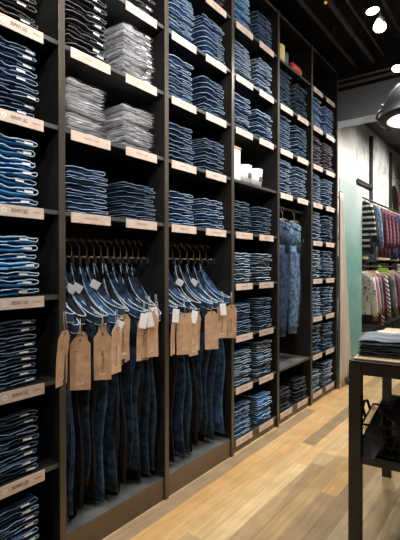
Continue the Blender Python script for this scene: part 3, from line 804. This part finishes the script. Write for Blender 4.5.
XR = -.08
def clothes_rail(z, lb):
    t = empty('clothes_rail', (XR, 6.0, z)); tag(t, lb, 'rail', 'clothes rails')
    MB().tube([(0, -.06, 0), (0, 3.9, 0)], .014, 10).build('rod', M_DARKMET, t)
    for yy in (.02, 1.9, 3.3): MB().tube([(0, yy, 0), (WX - XR + .012, yy, 0)], .011, 8).build('arm', M_DARKMET, t)
clothes_rail(2.42, 'upper dark clothes rail on the white wall'); clothes_rail(1.44, 'lower dark clothes rail beneath the pale wooden shelf')
t = empty('wooden_shelf', (0, 7.9, 1.545)); tag(t, 'long pale wooden shelf between the two clothes rails', 'shelf')
MB().box(WX + .032, -1.95, 0, -.02, 2.0, .035, 0, .003).build('board', M_WOOD, t)
for yy in (-1.6, 0.2, 1.8): MB().box(WX + .032, yy - .012, -.05, -.06, yy + .012, 0, 0, .002).build('bracket', M_DARKMET, t)

M_STR1 = stripes('knit_stripes', (.012, .012, .014), (.75, .74, .70), 13.0, width=.62)[0]
M_STR2 = stripes('diagonal_stripes', (.02, .012, .018), (.80, .78, .76), 17.0, diag=.9, width=.5)[0]
M_PLAID = plaid('maroon_plaid', (.10, .018, .04), (.035, .008, .018), (.25, .10, .13), 16)
M_SPECK = noisy(mat('speckled_white', (.7, .7, .66), .9), (.20, .21, .19), (.74, .74, .68), 34, 5, lo=.33, hi=.47)
M_PINK = noisy(mat('cotton_pink', (.62, .33, .38), .9), (.52, .27, .32), (.72, .42, .46), 6, 4)
M_MAROON = noisy(mat('cotton_maroon', (.10, .02, .045), .9), (.06, .013, .03), (.14, .03, .06), 6, 4)
M_GREYK = noisy(mat('knit_grey', (.18, .18, .18), .9), (.12, .12, .12), (.26, .26, .25), 20, 4)
M_DGREY = noisy(mat('cotton_dark_grey', (.03, .032, .036), .9), (.022, .022, .026), (.055, .055, .062), 10, 4)
M_LIME = mat('lime_green', (.45, .75, .05), .7)
M_HWOOD = noisy(mat('hanger_wood', (.55, .38, .22), .5), (.45, .30, .16), (.62, .44, .27), 8, 4)
def shirt_mb(w=.44, h=.72, sleeve=.55, th=.055, seed=0):
    """hangs in the x-z plane, neck at z=0"""
    mb = MB(); n = 16
    def rg(cx, z, hw, t): return [(cx + hw * math.cos(2 * math.pi * k / n), t / 2 * math.copysign(abs(math.sin(2 * math.pi * k / n)) ** .7, math.sin(2 * math.pi * k / n)) * (1 + .15 * math.sin(3 * k + seed)), z) for k in range(n)]
    sh_ = w * .40
    prof = [(0, w * .14, .03), (-.015, w * .17, th * .8), (-.045, sh_ * .8, th), (-.075, sh_, th), (-.2, sh_ * .97, th * 1.05), (-h * .5, sh_ * .93, th * 1.1), (-h * .8, sh_ * .97, th * 1.15), (-h, sh_ * 1.0, th * 1.2)]
    mb.loft([rg(.004 * math.sin(5 * z + seed), z, hw, t) for (z, hw, t) in prof])
    for s in (-1, 1):
        rings = []
        for q in range(7):
            u = q / 6; L_ = sleeve
            cx = s * (sh_ * .86 + .075 * math.sin(u * 1.3)); z = -.055 - L_ * u
            rings.append([(p[0], p[1] + .004 * math.sin(u * 5 + seed), p[2] + (0 if q else -s * (p[0] - cx) * .5)) for p in rg(cx, z, .055 - .02 * u, th * .95 - .015 * u)])
        mb.loft(rings)
    return mb
SHIRTS = {}
HGM = MB().tube([(-.20, 0, -.075), (-.12, 0, -.035), (0, 0, .0), (.12, 0, -.035), (.20, 0, -.075)], [.006, .009, .010, .009, .006], 8).mesh('arm', M_HWOOD)
HGK = MB().tube([(.017 * math.cos(R(a)), 0, .060 + .017 * math.sin(R(a))) for a in range(-10, 231, 24)] + [(0, 0, .03), (0, 0, .003)], .0025, 6).mesh('hook', M_DARKMET)
def shirt(y, zr, m, h, sl, lab, hl, w=.44, extra=None, rz=0.0, x=XR, name='hanging_shirt', cat='shirt', grp=None):
    root = empty(name, (x, y, zr - .07), rz); tag(root, lab, cat, grp)
    bo = shirt_mb(w, h, sl, .05, int(y * 100) % 17).build('body', m, root)
    if extra: extra(root, w, h)
    hg = empty('wooden_hanger', (x, y, zr - .065), rz); tag(hg, hl, 'hanger', 'wooden hangers on the clothes rails')
    link('arm', HGM, hg); link('hook', HGK, hg)
def hem(m):
    def f(root, w, h):
        n = 20
        MB().loft([[(w * .415 * math.cos(2 * math.pi * k / n), .036 * math.sin(2 * math.pi * k / n), z) for k in range(n)] for z in (-h + .07, -h + .03, -h - .015)]).build('hem_band', m, root)
    return f
def print_f(root, w, h):
    hem(M_BLKFAB)(root, w, h)
    mb = MB()
    for (cx, cz, r_) in ((-.03, -.17, .028), (.03, -.165, .022), (.09, -.22, .018), (0.0, -.21, .014), (.07, -.30, .012)):
        n = 14; mb.add([(cx + r_ * math.cos(2 * math.pi * k / n), -.0315, cz + r_ * .9 * math.sin(2 * math.pi * k / n)) for k in range(n)], [tuple(range(n))])
    mb.build('printed_patches', M_BLKFAB, root)
def collar(m):
    def f(root, w, h):
        n = 16
        MB().loft([[(r_ * math.cos(2 * math.pi * k / n), r_ * .42 * math.sin(2 * math.pi * k / n), z) for k in range(n)] for (r_, z) in ((.060, .022), (.070, .0), (.090, -.03))]).build('collar', m, root)
    return f
ZU, ZD = 2.42, 1.44
up = [
    (5.99, M_STR1, .66, .48, 'black and white striped knit top, leftmost on the upper rail', collar(M_WHITE)),
    (6.085, M_DGREY, .70, .52, 'dark grey top between striped knit and pale blue shirts', None),
    (6.20, DEN['washed blue'], .74, .58, 'blue denim shirt just left of the pale blue shirt, upper rail', collar(DEN['washed blue'])),
    (6.36, DEN['light blue'], .84, .60, 'long pale blue denim shirt next to the plaid shirts', collar(DEN['light blue'])),
    (6.66, M_PLAID, .76, .58, 'maroon plaid shirt nearest the pale blue shirt', collar(M_PLAID)),
    (6.86, M_PLAID, .74, .58, 'maroon plaid shirt, second right of the pale blue shirt', collar(M_MAROON)),
    (7.08, M_PLAID, .76, .58, 'maroon plaid shirt, third right of the pale blue shirt', collar(M_PLAID)),
    (7.32, M_PLAID, .72, .55, 'maroon plaid shirt, rightmost before the dark denim shirts', None),
    (7.58, DEN['navy blue'], .80, .58, 'dark denim shirt right of the plaid shirts, upper rail', None),
    (7.84, M_MAROON, .74, .55, 'plain maroon shirt far right on the upper rail', None),
    (8.20, DEN['navy blue'], .80, .58, 'navy shirt at the far right end of the upper rail', None),
]
for q, (y, m, h, sl, lb, ex) in enumerate(up): shirt(y, ZU, m, h, sl, lb, 'wooden hanger holding the %s' % lb.split(',')[0].split(' just')[0].split(' next')[0], extra=ex, grp='tops on the upper clothes rail')
dn = [
    (6.10, M_SPECK, .66, .55, 'speckled white sweatshirt with black patches, leftmost on lower rail', print_f),
    (6.27, M_PINK, .60, .52, 'pink top directly behind the speckled white sweatshirt', None),
    (6.42, M_GREYK, .70, .55, 'grey knit top behind the pink top, lower rail', None),
    (6.60, M_MAROON, .78, .58, 'dark maroon top just left of the diagonally striped top', None),
    (6.78, M_STR2, .80, .60, 'black top with white diagonal stripes on the lower rail', None),
    (6.98, M_DGREY, .76, .58, 'black top right of the diagonally striped top', None),
    (7.20, M_GREYK, .74, .58, 'grey knit top right of the black top, lower rail', None),
    (7.42, M_MAROON, .76, .58, 'dark maroon top far right on the lower rail', None),
    (7.68, M_GREYK, .76, .58, 'grey top near the right end of the lower rail', None),
    (8.00, M_DGREY, .76, .58, 'dark top at the far right end of the lower rail', None),
]
for q, (y, m, h, sl, lb, ex) in enumerate(dn): shirt(y, ZD, m, h, sl, lb, 'wooden hanger holding the %s' % lb.split(',')[0].split(' with')[0], extra=ex, grp='tops on the lower clothes rail')
t = empty('size_marker', (XR, 7.10, ZD - .094)); tag(t, 'lime green marker hanging on the lower clothes rail', 'marker')
MB().tube([(.022 * math.cos(R(a)), 0, .09 + .022 * math.sin(R(a))) for a in range(0, 360, 30)], .004, 6, closed=True).build('ring', M_LIME, t)
MB().box(-.04, -.003, -.07, .14, .003, .07, 0, .002).build('plate', M_LIME, t)
shirt(9.55, 3.26, M_MAROON, .60, .45, 'maroon top hanging high on the wall right of the standards', 'wooden hanger of the high maroon top', x=WX + .33, rz=R(40))
hk = tag(MB().tube([(WX + .0, 9.55, 3.26), (WX + .33, 9.55, 3.245), (WX + .36, 9.55, 3.27)], .007, 8).build('wall_hook', M_BLACK), 'black hook carrying the high maroon top on the wall', 'hook')
lc = empty('low_cabinet', (-.2, 7.7, 0)); tag(lc, 'low black cabinet standing below the lower clothes rail', 'cabinet')
MB().box(WX + .24, -1.7, .03, .17, 1.7, .50, 0, .004).build('body', M_BLACK, lc)
MB().box(WX + .23, -1.72, .50, .19, 1.72, .53, 0, .004).build('top', M_BLKFAB, lc)
for q in range(4):
    d = MB().box(.17, -1.66 + q * .84, .06, .188, -.86 + q * .84, .48, 0, .003).build('door', M_BLACK, lc)
    MB().tube([(.188, -1.0 + q * .84, .22), (.205, -1.0 + q * .84, .23), (.205, -1.0 + q * .84, .33), (.188, -1.0 + q * .84, .34)], .005, 6).build('handle', M_DARKMET, d)

# ------------------------------------------------------------------ display table
TA = R(6.7); TX, TY, TZ = 1.115, 2.013, 1.008
tb = empty('display_table', (TX, TY, 0), TA); tag(tb, 'dark metal display table with pale wooden top carrying folded trousers', 'table')
TL, TD, LG = 1.35, 1.16, .056
for (u, v) in ((0, 0), (TL - LG, 0), (0, TD - LG), (TL - LG, TD - LG)):
    MB().box(u, v, 0, u + LG, v + LG, TZ - .008, 0, .003).build('leg', M_DARKMET, tb)
MB().box(LG, .003, TZ - .06, TL - LG, .045, TZ - .003, 0, .002).box(LG, TD - .045, TZ - .06, TL - LG, TD - .003, TZ - .003, 0, .002).box(.003, LG, TZ - .06, .045, TD - LG, TZ - .003, 0, .002).box(TL - .045, LG, TZ - .06, TL - .003, TD - LG, TZ - .003, 0, .002).build('apron', M_DARKMET, tb)
MB().box(0, 0, TZ - .003, TL, TD, TZ + .004, 0, .002).build('top_frame', M_DARKMET, tb)
MB().box(.018, .018, TZ + .004, TL - .018, TD - .018, TZ + .014, 0, .003).build('tabletop', M_WOOD, tb)
RZ = .535
M_CLEAR = bpy.data.materials.new('clear_glass'); M_CLEAR.use_nodes = True
_n = M_CLEAR.node_tree; _n.nodes.clear()
_o = _n.nodes.new('ShaderNodeOutputMaterial'); _m = _n.nodes.new('ShaderNodeMixShader'); _t = _n.nodes.new('ShaderNodeBsdfTransparent'); _g = _n.nodes.new('ShaderNodeBsdfGlossy'); _f = _n.nodes.new('ShaderNodeFresnel')
_t.inputs['Color'].default_value = (.93, .97, .96, 1); _g.inputs['Roughness'].default_value = .05; _f.inputs['IOR'].default_value = 1.2
_n.links.new(_f.outputs[0], _m.inputs[0]); _n.links.new(_t.outputs[0], _m.inputs[1]); _n.links.new(_g.outputs[0], _m.inputs[2]); _n.links.new(_m.outputs[0], _o.inputs[0])
for v in (.008, TD - .036): MB().box(LG, v, RZ, TL - LG, v + .028, RZ + .030, 0, .002).build('rail', M_DARKMET, tb)
MB().box(.012, .036, RZ + .008, TL - .012, TD - .036, RZ + .026, 0, .002).build('lower_shelf', M_CLEAR, tb)
tm = Matrix.Translation((TX, TY, 0)) @ Matrix.Rotation(TA, 4, 'Z')
def tpt(u, v, z): return tm @ Vector((u, v, z))

def table_fold(u, v, z, colr, var, t, sx, sy, rz, label):
    p = tpt(u, v, z); bm_, sm_ = fold_data(colr, var)
    root = empty('folded_trousers', p, TA + rz); root.scale = (sx, sy, t / T0)
    tag(root, label, 'trousers', 'folded trousers on the display table')
    bo = link('folded_body', bm_, root); link('stitched_edge', sm_, bo)
RZF = R(-90)  # front of the fold faces the near side of the table
def stack_on_table(u, v, specs, dx=.0):
    z = TZ + .0145
    for q, (colr, t, lb) in enumerate(specs):
        table_fold(u + rnd.uniform(-.006, .006), v + rnd.uniform(-.006, .006), z, colr, (q * 2 + 1) % VARS, t, 1.0, .82, RZF + R(rnd.uniform(-4, 4)), lb)
        z += t
stack_on_table(.125, .075, [('slate grey', .026, 'dark grey folded trousers at the bottom of the corner table stack'), ('slate grey', .024, 'dark grey folded trousers in the middle of the corner table stack'), ('pale slate', .032, 'pale slate folded trousers topmost on the corner table stack')])
stack_on_table(.355, .075, [('black', .026, 'black folded trousers lowest in the table stack at right frame edge'), ('light grey', .020, 'pale folded trousers second in the table stack at right frame edge'), ('dark navy', .034, 'navy folded trousers third in the table stack at right frame edge'), ('navy blue', .03, 'navy folded trousers topmost in the table stack at right frame edge')])
stack_on_table(.12, .40, [('beige', .016, 'beige folded trousers lowest in the stack at the back of table'), ('slate grey', .014, 'dark grey folded trousers second in the stack at the back of table'), ('beige', .018, 'beige folded trousers topmost in the stack at the back of table')])
stack_on_table(.355, .40, [('beige', .024, 'beige folded trousers lowest in the right rear table stack'), ('dark navy', .022, 'navy folded trousers in the middle of right rear table stack'), ('navy blue', .024, 'blue folded trousers topmost in the right rear table stack')])

# wire basket with black clothes on the lower shelf
bk = empty('wire_basket', tpt(.365, .205, RZ + .0265), TA); tag(bk, 'black wire basket on the lower shelf of the display table', 'basket')
bw, bd, bh, fl = .235, .13, .150, .078
def rect(k, z): 
    s = fl * k; return [(-bw - s, -bd - s * .5, z), (bw + s, -bd - s * .5, z), (bw + s, bd + s * .5, z), (-bw - s, bd + s * .5, z)]
mb = MB()
for (k, z) in ((0, .004), (.35, bh * .35), (.7, bh * .7)):
    p = rect(k, z); mb.tube(p + [p[0]], .0026, 6)
for s in range(4):
    a0, a1 = Vector(rect(0, .004)[s]), Vector(rect(0, .004)[(s + 1) % 4]); b0, b1 = Vector(rect(1, bh)[s]), Vector(rect(1, bh)[(s + 1) % 4])
    nn = 16 if s % 2 == 0 else 12
    for q in range(nn + 1): mb.tube([a0.lerp(a1, q / nn), b0.lerp(b1, q / nn)], .0021, 5)
for q in range(1, 12): x = -bw + 2 * bw * q / 12; mb.tube([(x, -bd, .004), (x, bd, .004)], .0018, 5)
mb.build('wire_mesh', M_WIRE, bk)
p = rect(1, bh); MB().tube(p + [p[0]], .0052, 8).build('rim', M_WIRE, bk)
for s in (-1, 1):
    MB().tube([(s * (bw + fl), -.07, bh), (s * (bw + fl + .012), -.065, bh + .045), (s * (bw + fl + .016), 0, bh + .058), (s * (bw + fl + .012), .065, bh + .045), (s * (bw + fl), .07, bh)], .007, 8).build('handle', M_WIRE, bk)
from mathutils import noise as mnoise
for q, (u, v, zz, sx, sy, sz, lb) in enumerate(((.415, .205, .012, .225, .118, .15, 'crumpled black garment filling the bottom of the wire basket'), (.40, .21, .11, .25, .13, .13, 'black garment heaped in the middle of the wire basket'), (.45, .22, .20, .24, .13, .17, 'black garment on top of the wire basket heap'))):
    bm = bmesh.new(); bmesh.ops.create_icosphere(bm, subdivisions=4, radius=1)
    for vtx in bm.verts:
        nz_ = mnoise.noise(vtx.co * 2.2 + Vector((q * 5, 0, 0))) * .22 + mnoise.noise(vtx.co * 5 + Vector((0, q * 3, 0))) * .07
        c = vtx.co * (1 + nz_); e = .75
        c = Vector((math.copysign(abs(c.x) ** e, c.x), math.copysign(abs(c.y) ** e, c.y), math.copysign(abs(c.z) ** .8, c.z)))
        vtx.co = Vector((c.x * sx, c.y * sy, max(0.0, sz * .5 + c.z * sz * .6)))
    me = bpy.data.meshes.new('black_garment'); bm.to_mesh(me); bm.free(); me.materials.append(M_BLKFAB)
    for p_ in me.polygons: p_.use_smooth = True
    o = link('black_garment', me, None, tpt(u, v, RZ + .0265 + zz)); o.rotation_euler = (0, 0, TA); tag(o, lb, 'garment', 'black clothes in the basket')

# ------------------------------------------------------------------ pendant lamp
PL = (1.175, 3.30, 2.485)
pd = empty('pendant_lamp', PL); tag(pd, 'large dark industrial dome pendant lamp over the display table', 'lamp')
prof = [(.206, -.016), (.230, -.018), (.262, -.012), (.268, -.004), (.262, .012), (.246, .03), (.238, .075), (.222, .125), (.195, .175), (.155, .22), (.105, .25), (.07, .262), (.066, .33), (.05, .345), (.018, .35)]
inn = [(.018, .335), (.05, .33), (.06, .25), (.095, .238), (.138, .208), (.170, .166), (.190, .12), (.198, .07), (.200, .02), (.203, -.010)]
MB().lathe(prof, n=48).build('shade', M_LAMPB, pd)
i_ = MB().lathe(inn, n=48); i_.f = i_.f[:-2]; i_.m = i_.m[:-2]; i_.s = i_.s[:-2]
# the dome is open: drop the end caps of the outer shell too
me = pd.children[0].data; bm = bmesh.new(); bm.from_mesh(me)
bmesh.ops.delete(bm, geom=[f for f in bm.faces if len(f.verts) > 4 and f.calc_center_median().z < .05], context='FACES'); bm.to_mesh(me); bm.free()
i_.lathe([(.2025, -.008), (.2045, -.014), (.2065, -.016)], n=48); i_.f = i_.f[:-2]; i_.m = i_.m[:-2]; i_.s = i_.s[:-2]
i_.build('reflector', M_LAMPW, pd)
MB().lathe([(.001, .08), (.03, .085), (.048, .12), (.045, .16), (.02, .21), (.018, .25), (.001, .25)], n=20).build('bulb', M_BULB, pd)
for a in range(0, 360, 60):
    ca, sa = math.cos(R(a + 30)), math.sin(R(a + 30))
    MB().tube([(.262 * ca, .262 * sa, -.018), (.282 * ca, .282 * sa, .0), (.276 * ca, .276 * sa, .035), (.246 * ca, .246 * sa, .055)], .009, 8).build('clamp', M_DARKMET, pd)
    MB().lathe([(.001, 0), (.011, 0), (.011, .012), (.001, .014)], c=(.238 * ca, .238 * sa, .085), n=10, rot=Vector((ca, sa, .3)).to_track_quat('Z', 'Y').to_matrix()).build('bolt', M_LINE, pd)
MB().tube([(0, 0, .35), (0, 0, 4.25 - PL[2])], .006, 8).build('cord', M_DARKMET, pd)
pl = bpy.data.lights.new('pendant_light', 'POINT'); pl.energy = 5; pl.color = (1, .9, .74); pl.shadow_soft_size = .05
po = bpy.data.objects.new('pendant_light', pl); COL.objects.link(po); po.location = (PL[0], PL[1], PL[2] + .055)

# ------------------------------------------------------------------ lamps and light
CW = (1.0, .975, .945)
E = 80
for q, (loc, tgt, lb) in enumerate((
    ((.65, -.4, 3.75), (.15, -.3, .9), 'black spot lamp nearest the front of the shop on the track'),
    ((.65, .95, 3.75), (.10, .95, .9), 'black spot lamp above the leftmost shelving bay'),
    ((.65, 2.1, 3.75), (.10, 2.1, .9), 'black spot lamp above the second hanging bay'),
    ((.65, 3.15, 3.75), (.10, 3.2, .9), 'black spot lamp above the cup shelf bay'),
    ((.63, 4.14, 3.80), (.9, 4.0, .2), 'lit spot lamp, upper of the glowing pair'),
    ((.68, 4.19, 3.66), (.75, 2.7, 1.2), 'lit spot lamp, lower and rounder of the glowing pair'),
    ((.62, 5.14, 3.64), (.45, 4.0, .6), 'lit spot lamp furthest along the track, right frame edge'))):
    spot_head(loc, tgt, lb, E, 95, .7, CW, rad=.062)
# second track, unseen, added over the aisle to light the shelving fronts
tr2 = empty('lamp_track', (2.3, 1.5, 4.02)); tag(tr2, 'added unseen lighting track further from the shelving, out over the aisle', 'track')
MB().box(-.018, -3.9, 0, .018, BY - 1.5 - .05, .03).build('rail', M_DARKMET, tr2)
for yy in (-2.5, 0, 2.5): MB().tube([(0, yy, .03), (0, yy, .23)], .005, 6).build('hanging_rod', M_DARKMET, tr2)
for q, (loc, tgt, e_, lb) in enumerate((
    ((2.3, -.6, 3.75), (0, .9, 2.8), 190, 'added unseen aisle spot lamp aimed at the leftmost bay'),
    ((2.3, .8, 3.75), (0, 1.6, 2.9), 190, 'added unseen aisle spot lamp aimed at the left hanging bay'),
    ((2.3, 2.2, 3.75), (0, 2.7, 2.9), 170, 'added unseen aisle spot lamp aimed at the second hanging bay'),
    ((2.3, 3.6, 3.75), (0, 4.2, 2.5), 130, 'added unseen aisle spot lamp aimed at the far bays'),
    ((2.3, 3.0, 3.75), (.9, 2.6, 0), 200, 'added unseen aisle spot lamp brightening the floor planks'))):  # extra lamp out of view, added for floor brightness
    spot_head(loc, tgt, lb, e_, 66, .9, CW)
tr3 = empty('lamp_track', (1.5, 8.0, 3.70)); tag(tr3, 'added unseen lighting track beyond the bulkhead facing the clothes wall', 'track')  # track and its spots added out of view to light the clothes wall
MB().box(-.018, -2.0, 0, .018, 3.5, .03).build('rail', M_DARKMET, tr3)
for yy in (-1.5, 2.5): MB().tube([(0, yy, .03), (0, yy, .18)], .005, 6).build('hanging_rod', M_DARKMET, tr3)
for q, (loc, tgt, lb) in enumerate((
    ((1.5, 6.3, 3.5), (-.2, 5.9, 1.8), 'added unseen spot lamp beyond the bulkhead aimed at the teal glass'),
    ((1.5, 7.2, 3.5), (-.3, 7.2, 2.0), 'added unseen spot lamp beyond the bulkhead aimed at the plaid shirts'),
    ((1.5, 8.6, 3.5), (-.3, 8.6, 2.2), 'added unseen spot lamp beyond the bulkhead aimed at the far clothes'))):
    spot_head(loc, tgt, lb, 280, 95, .8, CW, ztop=3.70)

w = bpy.data.worlds.new('world'); SC.world = w; w.use_nodes = True
w.node_tree.nodes['Background'].inputs[0].default_value = (.5, .55, .6, 1); w.node_tree.nodes['Background'].inputs[1].default_value = .03
vs = SC.view_settings; vs.view_transform = 'Standard'; vs.look = 'None'; vs.gamma = 1; vs.use_curve_mapping = False; vs.exposure = 0.1
